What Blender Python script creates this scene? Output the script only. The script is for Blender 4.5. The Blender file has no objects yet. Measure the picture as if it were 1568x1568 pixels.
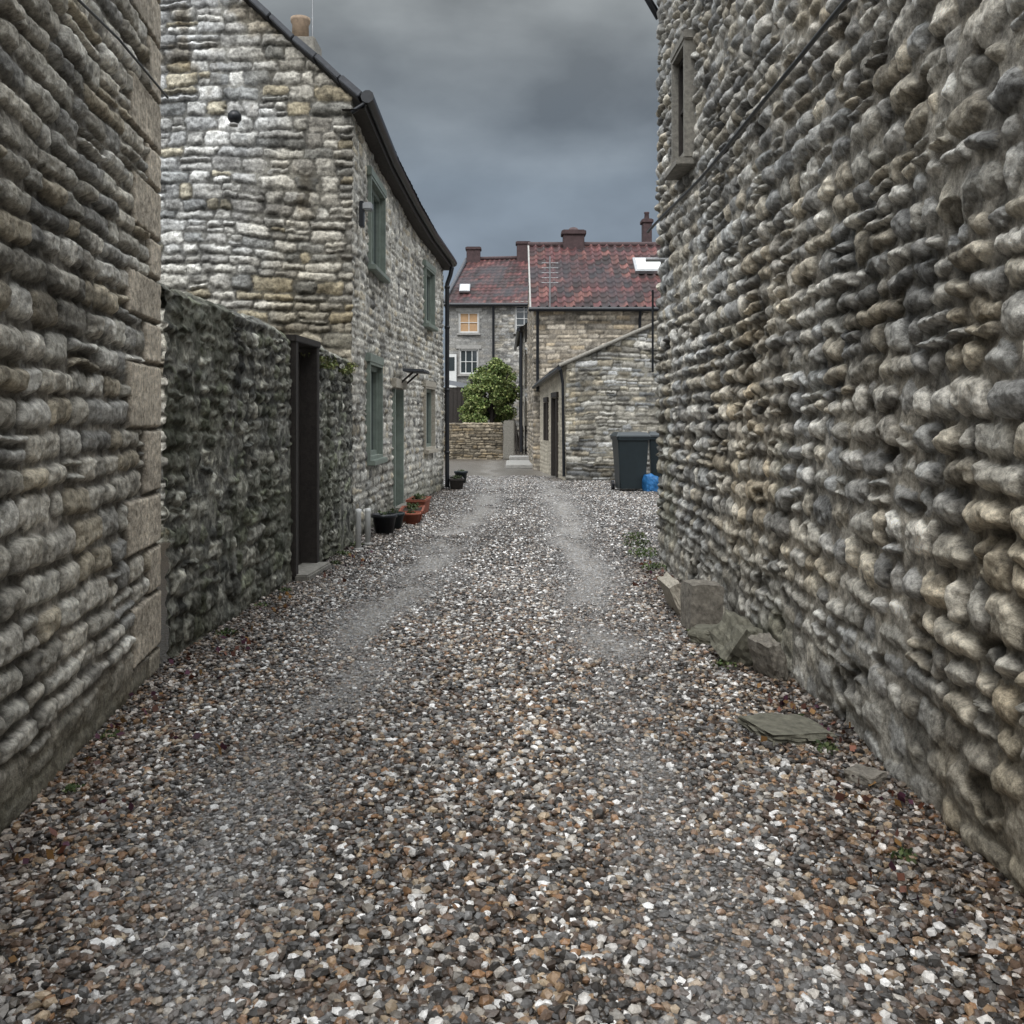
import bpy, math, random
import numpy as np
from mathutils import Matrix, Vector
random.seed(7)
R = np.random.RandomState(11)
scene = bpy.context.scene
F=1500.0

# ---------------------------------------------------------------- noise
TB=[np.random.RandomState(100+i).rand(256,256)*2-1 for i in range(12)]
def vn(x,y,s=0):
    T=TB[s%12]
    xf=np.floor(x); yf=np.floor(y)
    fx=x-xf; fy=y-yf
    xi=xf.astype(np.int64)&255; yi=yf.astype(np.int64)&255
    x1=(xi+1)&255; y1=(yi+1)&255
    fx=fx*fx*(3-2*fx); fy=fy*fy*(3-2*fy)
    return (T[xi,yi]*(1-fx)+T[x1,yi]*fx)*(1-fy)+(T[xi,y1]*(1-fx)+T[x1,y1]*fx)*fy
def fbm(x,y,s=0,o=4):
    r=0;a=.5
    for i in range(o):
        r=r+a*vn(x*2**i+i*17.3,y*2**i+i*9.1,s+i); a*=.55
    return r
def sstep(a,b,x):
    t=np.clip((x-a)/(b-a),0,1); return t*t*(3-2*t)

# ---------------------------------------------------------------- materials
def newmat(name):
    m=bpy.data.materials.new(name); m.use_nodes=True
    nt=m.node_tree
    for n in list(nt.nodes): nt.nodes.remove(n)
    o=nt.nodes.new('ShaderNodeOutputMaterial'); b=nt.nodes.new('ShaderNodeBsdfPrincipled')
    nt.links.new(b.outputs[0],o.inputs[0])
    return m,nt,b
def N(nt,t,**k):
    n=nt.nodes.new(t)
    for a,v in k.items(): setattr(n,a,v)
    return n
def attr_mat(name,rough=.85,nscale=14,namp=.5,bump=.4,bscale=70,bdist=.006,spec=.3):
    m,nt,b=newmat(name)
    at=N(nt,'ShaderNodeAttribute',attribute_name='Col')
    geo=N(nt,'ShaderNodeNewGeometry')
    n1=N(nt,'ShaderNodeTexNoise'); n1.inputs['Scale'].default_value=nscale; n1.inputs['Detail'].default_value=6; n1.inputs['Roughness'].default_value=.8
    nt.links.new(geo.outputs['Position'],n1.inputs['Vector'])
    mr=N(nt,'ShaderNodeMapRange'); mr.inputs[1].default_value=.3; mr.inputs[2].default_value=.7
    mr.inputs[3].default_value=1-namp; mr.inputs[4].default_value=1+namp
    nt.links.new(n1.outputs[0],mr.inputs[0])
    mx=N(nt,'ShaderNodeVectorMath',operation='SCALE')
    nt.links.new(at.outputs['Color'],mx.inputs[0]); nt.links.new(mr.outputs[0],mx.inputs['Scale'])
    nt.links.new(mx.outputs[0],b.inputs['Base Color'])
    n2=N(nt,'ShaderNodeTexNoise'); n2.inputs['Scale'].default_value=bscale; n2.inputs['Detail'].default_value=5; n2.inputs['Roughness'].default_value=.7
    nt.links.new(geo.outputs['Position'],n2.inputs['Vector'])
    bp=N(nt,'ShaderNodeBump'); bp.inputs['Strength'].default_value=bump; bp.inputs['Distance'].default_value=bdist
    nt.links.new(n2.outputs[0],bp.inputs['Height']); nt.links.new(bp.outputs[0],b.inputs['Normal'])
    b.inputs['Roughness'].default_value=rough
    b.inputs['Specular IOR Level'].default_value=spec
    return m
def plain(name,col,rough=.6,namp=.3,nscale=12,bump=.2,spec=.4,metal=0):
    m,nt,b=newmat(name)
    geo=N(nt,'ShaderNodeNewGeometry')
    n1=N(nt,'ShaderNodeTexNoise'); n1.inputs['Scale'].default_value=nscale; n1.inputs['Detail'].default_value=6; n1.inputs['Roughness'].default_value=.7
    nt.links.new(geo.outputs['Position'],n1.inputs['Vector'])
    cr=N(nt,'ShaderNodeValToRGB')
    cr.color_ramp.elements[0].position=.3; cr.color_ramp.elements[1].position=.7
    cr.color_ramp.elements[0].color=tuple(c*(1-namp) for c in col)+(1,)
    cr.color_ramp.elements[1].color=tuple(min(1,c*(1+namp)) for c in col)+(1,)
    nt.links.new(n1.outputs[0],cr.inputs[0]); nt.links.new(cr.outputs[0],b.inputs['Base Color'])
    bp=N(nt,'ShaderNodeBump'); bp.inputs['Strength'].default_value=bump; bp.inputs['Distance'].default_value=.01
    nt.links.new(n1.outputs[0],bp.inputs['Height']); nt.links.new(bp.outputs[0],b.inputs['Normal'])
    b.inputs['Roughness'].default_value=rough; b.inputs['Specular IOR Level'].default_value=spec; b.inputs['Metallic'].default_value=metal
    return m
M_stone=attr_mat('rubble_stone',nscale=24,namp=.75,bump=.9,bscale=42,bdist=.014)
M_stone_far=attr_mat('rubble_stone_far',namp=.55,bscale=25,bdist=.02,bump=.6)
M_tile=attr_mat('clay_pantile',rough=.7,namp=.35,bscale=30)
M_peb=attr_mat('pebble',rough=.34,nscale=60,namp=.45,bscale=200,bdist=.002,spec=.5)
M_leaf=attr_mat('leaf',rough=.55,namp=.2,bump=0)
M_black=plain('black_plastic',(.012,.014,.018),.35)
M_wood=plain('dark_wood',(.03,.025,.022),.7,.4,20,.5)
M_green=plain('sage_green_paint',(.19,.225,.195),.5,.25,6,.1)
M_glass=plain('window_glass',(.03,.04,.045),.06,.1,2,.0,.8)
M_white=plain('white_paint',(.62,.63,.62),.5,.1,8,.1)
M_dress=plain('dressed_stone',(.36,.33,.275),.85,.35,30,.5)
M_dressd=plain('weathered_dressed_stone',(.22,.21,.185),.85,.4,20,.6)
M_slate=plain('slate',(.06,.065,.075),.6,.3,9,.4)
M_brick=plain('dark_red_brick',(.055,.034,.035),.8,.4,9,.4)
M_terra=plain('terracotta',(.24,.075,.045),.7,.3,14,.2)
M_pot=plain('buff_chimney_pot',(.27,.20,.14),.7,.3,14,.2)
M_bin=plain('dark_bin_plastic',(.016,.024,.028),.38,.15,5,.05)
M_blue=plain('blue_plastic_sheet',(.02,.12,.30),.35,.3,15,.5)
M_soil=plain('soil',(.03,.022,.016),.95,.4,40,.8)
M_curt=plain('cream_blind_painted_glow',(.42,.27,.15),.7,.15,5,.05)  # cream blind; the lit window's orange glow is put into its base colour
M_conc=plain('pale_concrete',(.30,.295,.28),.8,.25,8,.2)
M_metal=plain('galvanised_metal',(.3,.31,.32),.4,.2,8,.1,.5,.7)

# ---------------------------------------------------------------- mesh helpers
def link(o,parent=None):
    scene.collection.objects.link(o)
    if parent: o.parent=parent
    return o
def empty(name):
    e=bpy.data.objects.new(name,None); e.empty_display_size=.3
    return link(e)
def np_mesh(name,verts,faces,mat,parent=None,smooth=True,col=None):
    k=faces.shape[1]; me=bpy.data.meshes.new(name)
    me.vertices.add(len(verts)); me.vertices.foreach_set('co',verts.astype(np.float32).ravel())
    me.loops.add(faces.size); me.loops.foreach_set('vertex_index',faces.astype(np.int32).ravel())
    me.polygons.add(len(faces)); me.polygons.foreach_set('loop_start',np.arange(0,faces.size,k,dtype=np.int32))
    me.update(calc_edges=True)
    me.polygons.foreach_set('use_smooth',np.full(len(faces),smooth,dtype=bool))
    if col is not None:
        ca=me.color_attributes.new('Col','FLOAT_COLOR','POINT')
        rgba=np.ones((len(verts),4),np.float32); rgba[:,:3]=np.clip(col,0,1)
        ca.data.foreach_set('color',rgba.ravel())
    me.materials.append(mat); me.update()
    return link(bpy.data.objects.new(name,me),parent)
def hf(name,U1,V1,posf,shf,mat,parent=None,mask=None):
    U,V=np.meshgrid(U1,V1,indexing='ij')
    X,Y,Z,NX,NY,NZ=posf(U,V)
    h,col=shf(U,V)
    P=np.stack([X+NX*h,Y+NY*h,Z+NZ*h],-1).reshape(-1,3)
    nu,nv=U.shape
    idx=np.arange(nu*nv).reshape(nu,nv)
    q=np.stack([idx[:-1,:-1],idx[1:,:-1],idx[1:,1:],idx[:-1,1:]],-1).reshape(-1,4)
    if mask is not None:
        Uc=(U[:-1,:-1]+U[1:,1:])/2; Vc=(V[:-1,:-1]+V[1:,1:])/2
        Xc=(X[:-1,:-1]+X[1:,1:])/2; Yc=(Y[:-1,:-1]+Y[1:,1:])/2
        q=q[mask(Uc,Vc,Xc,Yc).ravel()]
    return np_mesh(name,P,q,mat,parent,True,col.reshape(-1,3))
class Path:
    def __init__(s,pts,side=1):
        s.p=np.array(pts,float); d=np.hypot(*np.diff(s.p,axis=0).T); s.u=np.concatenate([[0],np.cumsum(d)]); s.L=s.u[-1]; s.side=side
    def xy(s,u): return np.interp(u,s.u,s.p[:,0]),np.interp(u,s.u,s.p[:,1])
    def nrm(s,u,e=.06):
        a=np.clip(u-e,0,s.L); b=np.clip(u+e,0,s.L)
        x0,y0=s.xy(a); x1,y1=s.xy(b); tx=x1-x0; ty=y1-y0; l=np.hypot(tx,ty)+1e-9
        return ty/l*s.side,-tx/l*s.side
    def pos(s,U,V):
        x,y=s.xy(U); nx,ny=s.nrm(U); return x,y,V,nx,ny,np.zeros_like(x)
    def u_at_y(s,y,seg0=0):
        return float(np.interp(y,s.p[seg0:,1],s.u[seg0:]))
    def frame(s,u):
        x,y=s.xy(np.array(u)); nx,ny=s.nrm(np.array(u))
        n=Vector((float(nx),float(ny),0)); z=Vector((0,0,1)); t=n.cross(z)*-1
        M=Matrix(((t.x,n.x,0,float(x)),(t.y,n.y,0,float(y)),(0,0,1,0),(0,0,0,1)))
        return M
PAL_R=np.array([[.47,.455,.41],[.56,.54,.49],[.40,.395,.375],[.60,.59,.55],[.45,.41,.335],[.30,.30,.29],[.50,.465,.39],[.42,.425,.415]])
PAL_T=np.array([[.48,.455,.395],[.54,.515,.455],[.40,.38,.33],[.58,.565,.515],[.43,.385,.30],[.30,.295,.275],[.47,.455,.405]])
PAL_G=np.array([[.48,.49,.49],[.57,.575,.56],[.38,.38,.37],[.62,.625,.61],[.42,.39,.31],[.28,.29,.29],[.50,.50,.48]])
PAL_D=np.array([[.19,.185,.165],[.25,.24,.205],[.13,.13,.115],[.32,.31,.27],[.17,.175,.13]])
def stones(seed,V0,V1,L,ch=(.07,.15),sw=(.13,.36),warp=.018,relief=.03,depth=.04,pal=PAL_R,mortar=(.30,.28,.24),gap=.006,
           bulge=.0,wob=.05,split=.2,rnd=.25,extra=None,fill=.35,fvar=.25,hn=.010,chip=.010,cvar=.5):
    rs=np.random.RandomState(seed)
    zb=[V0-1.2]
    while zb[-1]<V1+1.2: zb.append(zb[-1]+rs.uniform(*ch))
    zb=np.array(zb); rows=[]
    for i in range(len(zb)):
        b=[-1.5]
        while b[-1]<L+1.5: b.append(b[-1]+rs.uniform(*sw)*(.7+.6*rs.rand()))
        n=len(b)+1
        rows.append((np.array(b),rs.rand(n*2,6)))
    mort=np.array(mortar)
    def f(U,V):
        W=U+warp*(1.0*vn(U*5,V*7,seed)+.8*vn(U*13,V*16,seed+1)+.4*vn(U*32,V*36,seed+2))
        Q=V+wob*vn(U*.7,V*.5,seed+3)+warp*(.7*vn(U*4+9,V*5,seed+4)+.7*vn(U*11,V*14+3,seed+5)+.4*vn(U*30,V*33,seed+6))
        ci=np.clip(np.searchsorted(zb,Q)-1,0,len(zb)-2)
        h=np.zeros_like(U); col=np.zeros(U.shape+(3,))
        for i in np.unique(ci):
            m=ci==i; b,rn=rows[i]
            w=W[m]; q=Q[m]; k=np.clip(np.searchsorted(b,w)-1,0,len(b)-2)
            u0=b[k];u1=b[k+1]; v0=np.full_like(q,zb[i]); v1=np.full_like(q,zb[i+1])
            t=(q-v0)/(v1-v0)
            sp=(rn[k,5]<split)&((v1-v0)>ch[0]*1.2); cut=.35+.3*rn[k,4]
            up=sp&(t>cut); lo=sp&(t<=cut); vc=v0+cut*(v1-v0)
            v1=np.where(lo,vc,v1); v0=np.where(up,vc,v0)
            sid=k+np.where(up,len(b)+1,0)
            r=rn[np.clip(sid,0,len(rn)-1)]
            tp=.016*r[:,0]; g2=gap*(.6+1.2*r[:,1])
            du=np.maximum(np.minimum(w-u0,u1-w)-g2,0); dv=np.maximum(np.minimum(q-v0,v1-q-tp)-g2*.8,0)
            rr=np.maximum(rnd*np.minimum(u1-u0,v1-v0)*(.7+.8*r[:,4]),.012)
            a=np.clip(1-du/rr,0,1); c=np.clip(1-dv/rr,0,1)
            p=np.clip(1-np.sqrt(a*a+c*c),0,1); prof=np.sqrt(1-(1-p)**2)
            tl=((w-(u0+u1)/2)/(u1-u0)*(r[:,2]-.5)*1.2+(q-(v0+v1)/2)/(v1-v0)*(r[:,3]-.4))*relief*1.3
            h[m]=(prof*(depth*(.6+.5*r[:,0])+relief*r[:,1]**1.3+tl))
            pc=pal[(r[:,4]*997).astype(int)%len(pal)]*(1-cvar*.5+cvar*r[:,3])[:,None]
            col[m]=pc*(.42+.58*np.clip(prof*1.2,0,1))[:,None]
        pr=np.clip(h/.02,0,1)
        h=h+pr*(hn*fbm(U*20,V*22,seed+7,3)-chip*np.abs(vn(U*9,V*13,seed+1))-chip*.7*np.abs(vn(U*21,V*27,seed+4)))+.003*vn(U*55,V*55,seed+8)
        ml=depth*np.clip(fill+fvar*1.6*fbm(U*1.3,V*1.5,seed+6,3)+.18*vn(U*7,V*9,seed+3),-.2,1.1)+.006*fbm(U*16,V*16,seed+9,3)
        mm=sstep(-.004,.005,ml-h)[...,None]
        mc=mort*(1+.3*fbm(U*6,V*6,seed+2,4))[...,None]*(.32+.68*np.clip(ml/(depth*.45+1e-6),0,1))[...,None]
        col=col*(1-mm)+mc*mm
        h=np.maximum(h,ml)
        if bulge: h=h+bulge*fbm(U*.5,V*.6,seed+2,3)
        st=1+.28*fbm(U*.9,V*1.1,seed+9,4)+.5*fbm(U*9,V*9,seed+5,4)
        col=col*st[...,None]
        lk=sstep(.22,.36,fbm(U*3.1+11,V*3.7,seed+4,4))[...,None]*.45; col=col*(1-lk)
        if extra: h,col=extra(U,V,h,col)
        return h,col
    return f
def sp(segs):
    out=[]
    for a,b,s in segs: out.append(np.linspace(a,b,max(2,int(round((b-a)/s)))+0,endpoint=False))
    return np.concatenate(out+[[segs[-1][1]]])
def box(name,c,s,mat,parent=None,M=None,bev=0,rz=0):
    import bmesh
    bm=bmesh.new(); bmesh.ops.create_cube(bm,size=1)
    for v in bm.verts: v.co=Vector((v.co.x*s[0],v.co.y*s[1],v.co.z*s[2]))
    if bev: bmesh.ops.bevel(bm,geom=list(bm.edges),offset=bev,segments=2,affect='EDGES')
    T=Matrix.Translation(Vector(c))@Matrix.Rotation(rz,4,'Z')
    if M is not None: T=M@T
    bm.transform(T)
    me=bpy.data.meshes.new(name); bm.to_mesh(me); bm.free(); me.materials.append(mat)
    return link(bpy.data.objects.new(name,me),parent)
def tube(name,pts,r,mat,parent=None):
    cu=bpy.data.curves.new(name,'CURVE'); cu.dimensions='3D'; cu.bevel_depth=r; cu.bevel_resolution=3; cu.use_fill_caps=True
    s=cu.splines.new('POLY'); s.points.add(len(pts)-1)
    for i,p in enumerate(pts): s.points[i].co=(*p,1)
    cu.materials.append(mat); return link(bpy.data.objects.new(name,cu),parent)
def lathe(name,prof,loc,mat,parent=None,seg=20):
    V=[];Fc=[]
    for r,z in prof:
        for k in range(seg):
            a=2*math.pi*k/seg; V.append((loc[0]+r*math.cos(a),loc[1]+r*math.sin(a),loc[2]+z))
    for i in range(len(prof)-1):
        for k in range(seg): Fc.append((i*seg+k,i*seg+(k+1)%seg,(i+1)*seg+(k+1)%seg,(i+1)*seg+k))
    return np_mesh(name,np.array(V),np.array(Fc),mat,parent)
def quad(name,pts,mat,parent=None):
    me=bpy.data.meshes.new(name); me.from_pydata(pts,[],[tuple(range(len(pts)))]); me.materials.append(mat)
    return link(bpy.data.objects.new(name,me),parent)
def window(name,M,w,z0,z1,parent,fm,nx=2,nz=2,rec=.10,lintel=None,sill=True,pane=None,fw=.05,lh=.19,ext=.34):
    e=parent; h=z1-z0; zc=(z0+z1)/2
    for nm,c,s in (('reveal_l',(-w/2-.02,-.08,zc),(.05,.30,h)),('reveal_r',(w/2+.02,-.08,zc),(.05,.30,h)),
                   ('reveal_b',(0,-.08,z0-.022),(w+.09,.30,.05)),('reveal_t',(0,-.08,z1+.022),(w+.09,.30,.05))):
        box(name+'_'+nm,c,s,M_dress if lintel is None else lintel,e,M)
    y=-rec+.05
    box(name+'_glass',(0,y-.03,zc),(w-.01,.012,h-.01),pane or M_glass,e,M)
    for sx in (-1,1): box(name+'_stile',(sx*(w/2-fw/2),y,zc),(fw,.06,h-.002),fm,e,M,.004)
    for zz in (z0+fw/2,z1-fw/2): box(name+'_rail',(0,y,zz),(w-2*fw-.002,.058,fw),fm,e,M,.004)
    for i in range(1,nx): box(name+'_mullion',(-w/2+w*i/nx,y,zc),(.035,.05,h-2*fw-.002),fm,e,M)
    for i in range(1,nz): box(name+'_bar',(0,y-.002,z0+h*i/nz),(w-2*fw-.004,.044,.03),fm,e,M)
    lm=lintel or M_dress
    if lh: box(name+'_lintel',(0,.0,z1+.025+lh/2),(w+ext,.16,lh),lm,e,M,.012)
    if sill: box(name+'_sill',(0,.03,z0-.085),(w+ext*.6,.22,.075),lm,e,M,.01)

# ================================================================ NEAR LEFT HOUSE
def quoin_extra(L,lo=.33,hi=.72,base=.0,seed=3):
    rs=np.random.RandomState(seed); zb=[-.2]
    while zb[-1]<8: zb.append(zb[-1]+rs.uniform(.24,.42))
    zb=np.array(zb); ln=np.where(np.arange(len(zb))%2==0,lo,hi)+rs.uniform(-.08,.08,len(zb)); cv=rs.uniform(.8,1.15,len(zb))
    def f(U,V,h,col):
        i=np.clip(np.searchsorted(zb,V)-1,0,len(zb)-2)
        d=L-U; m=(d<ln[i])&(V>base)
        e=np.minimum(np.minimum(V-zb[i],zb[i+1]-V),ln[i]-d)+.006*vn(U*30,V*30,2)
        pr=sstep(.004,.022,e)
        hq=.012+.032*pr+.006*fbm(U*24,V*24,4,4)+.012*(cv[i]-1)
        cq=np.array([.56,.50,.41])*cv[i][...,None]*(1+.35*fbm(U*5,V*5,5,5))[...,None]*(.22+.78*pr)[...,None]
        h=np.where(m,hq,h); col=np.where(m[...,None],cq,col)
        return h,col
    return f
def damp(h,col,U,V,amt=1,hgt=.5,green=(.09,.09,.06)):
    k=np.clip(sstep(hgt,0,V+.25*fbm(U*1.5,V*2,7,4))*amt,0,1)*.75
    return h,col*(1-k[...,None])+np.array(green)*k[...,None]
nearL=empty('stone_house')
pL=Path([(-1.46,-1.0),(-1.98,3.69),(-2.30,6.3),(-7,6.5)],1)
LL=pL.u[2]
qe=quoin_extra(LL)
def exL(U,V,h,col):
    sk=sstep(.30,.2,V+.08*fbm(U*1.6,V,3,3)); h=h*(1-.85*sk)+.85*sk*(.035+.014*fbm(U*9,V*9,3,4))
    col=col*(1-.6*sk[...,None])+.6*sk[...,None]*np.array([.26,.225,.17])
    hq,cq=qe(np.minimum(U,LL-.001),V,h,col)
    m=(U<LL+.1); h=np.where(m,hq,h); col=np.where(m[...,None],cq,col)
    tan=sstep(4.8,3.6,U+.5*vn(U,V,2))*sstep(1.8,4,V)
    col=col*(1+tan[...,None]*np.array([.03,-.08,-.24]))
    dk=sstep(-.05,.35,fbm(U*.6,V*.7+3,9,4))*.25; col=col*(1-dk[...,None])
    return damp(h,col,U,V,.7,.3)
UL=sp([(0,3.4,.03),(3.4,LL+.2,.010),(LL+.2,pL.L,.06)])
hf('front_wall',UL,sp([(-.1,4.6,.0095),(4.6,6.8,.03)]),pL.pos,
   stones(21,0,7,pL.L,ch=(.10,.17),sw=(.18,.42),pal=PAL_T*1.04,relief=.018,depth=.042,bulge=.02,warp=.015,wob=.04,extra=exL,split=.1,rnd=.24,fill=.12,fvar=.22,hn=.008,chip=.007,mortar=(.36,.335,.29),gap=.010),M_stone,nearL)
quad('roof_slope',[(-1.15,-1,6.7),(-2.1,6.5,6.7),(-5,6.5,9),(-5,-1,9)],M_slate,nearL)
x0,y0=pL.xy(np.array([4.6,5.0,5.6,6.2,LL+.0])); 
tube('wall_cable',[(float(a)+.085,float(b),z) for a,b,z in zip(x0,y0,(3.42,3.47,3.53,3.60,3.66))],.007,M_black,nearL)

# ================================================================ RIGHT BUILDING
bR=empty('stone_building')
pR=Path([(1.68,-1.0),(1.74,3.0),(1.77,5.7),(1.72,8.0),(1.63,10.75),(6.5,11.3)],-1)
LR=pR.u[4]
uw=pR.u_at_y(9.3)
def exR(U,V,h,col):
    k=np.clip(sstep(.85,.2,V+.35*fbm(U*1.1,V*1.4,6,4)),0,1)
    h=h*(1-.55*k)+k*(.025+.03*fbm(U*4,V*5,2,4)); col=col*(1-.5*k[...,None])+k[...,None]*.5*np.array([.24,.23,.20])*(1+.5*fbm(U*5,V*5,4,4))[...,None]
    g=np.clip(sstep(.1,.4,fbm(U*.8+3,V*.7,8,4)),0,1)*.35*sstep(3,.5,V)
    col=col*(1-g[...,None])+g[...,None]*np.array([.15,.155,.09])
    hl=sstep(.37,.46,fbm(U*3.1,V*4.2,2,3)); h=h-.035*hl; col=col*(1-.55*hl[...,None])
    tn=sstep(0,.4,fbm(U*.5+7,V*.6,3,3)); col=col*(1+tn[...,None]*np.array([.08,.01,-.10]))
    return h,col
hf('side_wall',sp([(0,3.3,.03),(3.3,7.2,.0095),(7.2,LR+.2,.013),(LR+.2,pR.L,.05)]),sp([(-.1,3.4,.0095),(3.4,6.9,.015)]),pR.pos,
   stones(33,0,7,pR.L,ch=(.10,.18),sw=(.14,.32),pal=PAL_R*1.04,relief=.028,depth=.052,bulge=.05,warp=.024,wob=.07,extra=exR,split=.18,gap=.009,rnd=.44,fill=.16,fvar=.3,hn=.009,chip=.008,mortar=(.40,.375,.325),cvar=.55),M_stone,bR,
   mask=lambda U,V,X,Y: ~((abs(U-uw)<.26)&(V>4.05)&(V<5.05)))
window('landing_window',pR.frame(uw)@Matrix.Translation((0,.035,0)),.52,4.05,5.05,bR,M_wood,1,2,lintel=M_dressd,rec=.07,lh=.09,ext=.14)
ys=np.linspace(1.0,LR,30); cx,cy=pR.xy(ys)
tube('wall_cable',[(float(a)-.14,float(b),3.62+.02*math.sin(i*.5)) for i,(a,b) in enumerate(zip(cx,cy))],.014,M_black,bR)
tube('vent_pipe',[(1.7,10.4,3.28),(1.42,10.4,3.28)],.022,M_metal,bR)
tube('roof_gutter',[(1.5,-1,6.75),(1.58,5.7,6.75),(1.45,10.9,6.75)],.07,M_black,bR)
tube('downpipe_end',[(1.50,10.72,6.7),(1.48,10.72,6.2),(1.62,10.78,6.0)],.04,M_black,bR)
tube('service_pipe',[(1.54,10.72,3.0),(1.54,10.72,2.1)],.012,M_black,bR)
quad('roof_slope',[(1.38,-1,6.85),(1.38,11,6.85),(4.5,11,9.2),(4.5,-1,9.2)],M_slate,bR)

# ================================================================ GARDEN WALL
gw=empty('garden_wall')
pG=Path([(-2.26,6.36),(-2.24,8),(-2.18,9.6),(-2.13,10.4),(-2.06,12.5)],1)
ud0,ud1=pG.u_at_y(9.62),pG.u_at_y(10.42)
gtop=lambda U:2.44-.022*U+.03*vn(U*2,U*0,3)
def exG(U,V,h,col):
    m=sstep(.0,.35,fbm(U*1.5,V*1.3,4,4)+.25*sstep(1.9,2.5,V))
    w=fbm(U*12,V*11,3,4)
    col=col*(1+.9*sstep(.05,.4,w))[...,None]*(1-.5*sstep(0,.35,-w))[...,None]
    lch=sstep(.2,.32,fbm(U*8+5,V*8,6,3)); col=col*(1-.6*lch[...,None])+.6*lch[...,None]*np.array([.36,.35,.30])
    col=col*(1-.4*m[...,None])+.4*m[...,None]*np.array([.08,.085,.045])
    col=col*np.array([.84,.86,.86])
    return damp(h,col,U,V,.6,.35)
def posG(U,V):
    x,y=pG.xy(U); nx,ny=pG.nrm(U); t=gtop(U)
    z=np.minimum(V,t); over=np.maximum(V-t,0)
    return x-nx*over,y-ny*over,z+.06*np.sin(np.clip(over/.35,0,1)*np.pi),nx*(over<=.02),ny*(over<=.02),(over>.02)*1.0
hf('rubble_face',sp([(0,pG.L,.012)]),sp([(-.1,2.85,.012)]),posG,
   stones(45,0,3,pG.L,ch=(.09,.19),sw=(.12,.32),pal=PAL_D,mortar=(.17,.165,.145),relief=.02,depth=.036,bulge=.03,warp=.036,wob=.12,extra=exG,hn=.014,fill=.3,fvar=.3,chip=.012,cvar=.9,rnd=.3),M_stone,gw,
   mask=lambda U,V,X,Y: ~((U>ud0)&(U<ud1)))
Md=pG.frame((ud0+ud1)/2); dw=ud1-ud0
box('door_frame_near',(-dw/2-.0,-.03,1.18),(.10,.2,2.36),M_wood,gw,Md,.008)
box('door_frame_far',(dw/2,-.03,1.18),(.10,.2,2.36),M_wood,gw,Md,.008)
box('door_head',(0,-.03,2.38),(dw+.14,.22,.07),M_wood,gw,Md,.008)
for i in range(5): box('door_plank',(-dw/2+.06+(i+.5)*(dw-.12)/5,-.12+.004*(i%2),1.17),((dw-.12)/5-.008,.035,2.25),M_wood,gw,Md,.004)
box('door_step',(0,.05,.03),(dw+.1,.3,.07),M_dressd,gw,Md,.015)

# ================================================================ LEFT COTTAGE
ct=empty('stone_cottage')
pC=Path([(-8.2,12.62),(-2.07,12.6),(-2.04,15.0),(-1.93,17.5),(-1.79,19.7),(-1.56,22.2),(-7.5,23.2)],1)
uc0=pC.u[1]; uc1=pC.u[5]
def eavez(y): return 5.68-.058*(y-12.6)
def ctop(X,Y,U):
    fr=eavez(Y)
    gz=5.68+.9*np.minimum(-2.03-X,X+8.2)
    gz2=5.1+.9*np.minimum(-1.54-X,X+8.0)
    return np.where(U<uc0,gz,np.where(U>uc1,gz2,fr))
uy=lambda y:float(np.interp(y,pC.p[1:6,1],pC.u[1:6]))
ops=[]
wins=[('upper_window',14.55,1.35,3.82,5.0,2,1),('upper_window_b',20.2,1.0,3.55,4.62,2,1),
      ('lower_window',14.35,1.15,1.05,2.36,2,1),('lower_window_b',20.2,1.05,1.0,2.2,2,1)]
for w in wins: ops.append((uy(w[1])-w[2]/2,uy(w[1])+w[2]/2,w[3],w[4]))
udr=uy(16.7); ops.append((udr-.45,udr+.45,-.2,2.1))
def cmask(U,V,X,Y):
    m=V<ctop(X,Y,U)
    for a,b,c,d in ops: m&=~((U>a)&(U<b)&(V>c)&(V<d))
    return m
sC=stones(57,0,9,uc0,ch=(.12,.22),sw=(.18,.5),pal=PAL_G*1.08,relief=.03,depth=.036,bulge=.05,warp=.024,wob=.1,split=.3,mortar=(.32,.32,.30),gap=.009,rnd=.26,fill=.08,fvar=.3,chip=.014,cvar=.7)
sF=stones(58,0,9,pC.L,ch=(.10,.18),sw=(.14,.36),pal=PAL_T*1.02,relief=.018,depth=.030,bulge=.03,warp=.018,wob=.05,split=.15,mortar=(.47,.455,.41),gap=.012,fill=.35,cvar=.8,chip=.006)
def sAll(U,V):
    h1,c1=sC(U,V); h2,c2=sF(U,V); m=U<uc0
    h=np.where(m,h1,h2); c=np.where(m[...,None],c1,c2)
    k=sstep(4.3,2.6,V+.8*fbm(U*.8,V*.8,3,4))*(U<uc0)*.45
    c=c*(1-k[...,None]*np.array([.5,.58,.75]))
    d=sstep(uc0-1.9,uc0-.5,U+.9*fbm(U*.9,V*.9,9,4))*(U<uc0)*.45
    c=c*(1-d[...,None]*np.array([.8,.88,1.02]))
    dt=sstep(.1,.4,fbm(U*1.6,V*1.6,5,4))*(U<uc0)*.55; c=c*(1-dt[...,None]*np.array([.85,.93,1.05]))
    return damp(h,c,U,V,.8,.6)
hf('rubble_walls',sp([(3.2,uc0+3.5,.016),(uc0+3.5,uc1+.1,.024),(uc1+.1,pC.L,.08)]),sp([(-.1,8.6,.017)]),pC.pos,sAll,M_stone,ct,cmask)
for nm,y,w,z0,z1,nx,nz in wins:
    window(nm,pC.frame(uy(y)),w,z0,z1,ct,M_green,nx,nz,rec=.09,lintel=M_green if 'upper' in nm or nm=='lower_window' else M_dress,lh=.13,fw=.07,ext=.2)
Md=pC.frame(udr)
box('door_leaf',(0,-.12,1.03),(.86,.05,2.06),M_green,ct,Md,.005)
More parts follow.
